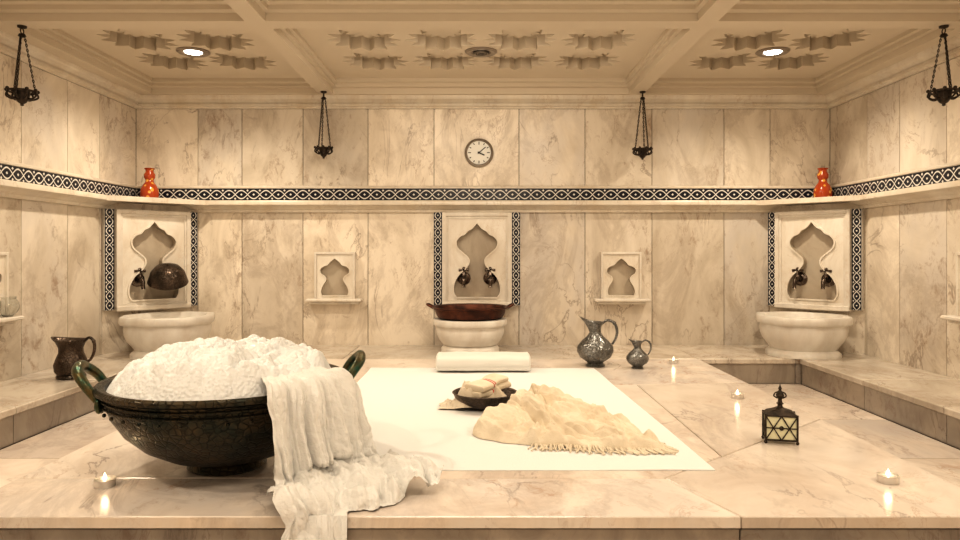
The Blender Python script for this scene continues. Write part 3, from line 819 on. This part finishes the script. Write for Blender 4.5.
# ---------------------------------------------------------------- tea lights
for (x, y) in ((-1.49, 2.78), (1.65, 2.83), (1.64, 4.46), (1.62, 5.86)):
    mb = MB()
    mb.lathe([(.001, 0), (.038, 0), (.040, .003), (.040, .028), (.042, .030), (.039, .030), (.038, .022)], 36, 0)
    mb.lathe([(.0385, .021), (.03, .020), (.001, .019)], 32, 1)
    mb.tube([(0, 0, .018), (0, 0, .03)], .0015, 6, 3)
    mb.lathe([(.001, .022), (.0055, .026), (.0075, .032), (.0055, .042), (.002, .050), (.0005, .054)], 16, 2)
    o = mb.build('tea_light_candle', [M_ALU, M_WAX, M_FLAME, M_BLACK], loc=(x, y, .0))
    L = bpy.data.lights.new('candle_flame_light', 'POINT'); L.energy = .15; L.color = (1, .72, .42); L.shadow_soft_size = .012
    L.specular_factor = 0.1
    lo = bpy.data.objects.new('candle_flame_light', L); S.collection.objects.link(lo); lo.parent = o; lo.location = (0, 0, .065)

# ---------------------------------------------------------------- perfume lantern bottle
mb = MB()
w_, d_, z0, z1 = .072, .045, .018, .135
mb.box(-w_+.004, w_-.004, -d_+.004, d_-.004, z0, z1, 1, bev=.004)
for sx_ in (-1, 1):
    for sy_ in (-1, 1):
        mb.tube([(sx_*w_, sy_*d_, 0), (sx_*w_, sy_*d_, z1+.008)], .0045, 8, 0)
        mb.ball((sx_*w_, sy_*d_, .008), .008, 0, seg=10)
for z in (z0, z1):
    mb.tube([(-w_, -d_, z), (w_, -d_, z), (w_, d_, z), (-w_, d_, z)], .0045, 8, 0, closed=True)
zm = (z0+z1)/2
for sy_ in (-1, 1):
    y = sy_*(d_+.001)
    for a, b_ in (((-w_, z0), (0, z1)), ((0, z1), (w_, z0)), ((-w_, z1), (0, z0)), ((0, z0), (w_, z1)), ((-w_, zm), (w_, zm))):
        mb.tube([(a[0], y, a[1]), (b_[0], y, b_[1])], .0028, 6, 0)
    mb.ball((0, y, zm), .011, 0, sc=(1, .5, 1), seg=10)
for sx_ in (-1, 1):
    x = sx_*(w_+.001)
    for a, b_ in (((-d_, z0), (d_, z1)), ((-d_, z1), (d_, z0))): mb.tube([(x, a[0], a[1]), (x, b_[0], b_[1])], .0028, 6, 0)
q = [(w_, d_, z1+.003), (w_*.8, d_*.85, z1+.016), (w_*.35, d_*.5, z1+.028), (.014, .014, z1+.036)]
vs = []
for a, b_, z in q: vs += [(-a, -b_, z), (a, -b_, z), (a, b_, z), (-a, b_, z)]
mb.add(vs, [[i*4+k, i*4+(k+1) % 4, i*4+4+(k+1) % 4, i*4+4+k] for i in range(3) for k in range(4)]+[[12, 13, 14, 15]], 0, False)
zz = z1+.034
mb.lathe([(.013, zz), (.011, zz+.015), (.018, zz+.02), (.011, zz+.026), (.009, zz+.04), (.016, zz+.05), (.020, zz+.06), (.012, zz+.075), (.006, zz+.085), (.009, zz+.092), (.003, zz+.105), (.001, zz+.115)], 20, 0)
for s_ in (-1, 1):
    mb.tube(catmull([(s_*.012, 0, zz+.045), (s_*.028, 0, zz+.055), (s_*.022, 0, zz+.07), (s_*.01, 0, zz+.075)], 4), .0035, 6, 0)
mb.build('perfume_bottle', [M_IRON, M_OIL], loc=(1.47, 3.43, 0), rotz=radians(-14))

mb = MB()
mb.lathe([(.001, 0), (.03, 0), (.035, .006), (.06, .03), (.075, .065), (.07, .10), (.05, .125), (.055, .14), (.052, .14), (.046, .125), (.066, .10), (.07, .065), (.055, .033), (.03, .01), (.001, .01)], 40, 0)
mb.build('glass_candle_bowl', [M_GLASS], loc=(XL+.08, 4.98, .471))

# ---------------------------------------------------------------- world + camera
w = bpy.data.worlds.new('World'); S.world = w; w.use_nodes = True
w.node_tree.nodes['Background'].inputs[0].default_value = (.05, .04, .03, 1)
cam = bpy.data.cameras.new('Camera'); co_ = bpy.data.objects.new('Camera', cam); S.collection.objects.link(co_)
cam.sensor_width = 36; cam.lens = 36*700/960; cam.shift_y = -18/960
co_.location = (0, 0, .93); co_.rotation_euler = (radians(90), 0, 0); cam.clip_start = .02
S.camera = co_
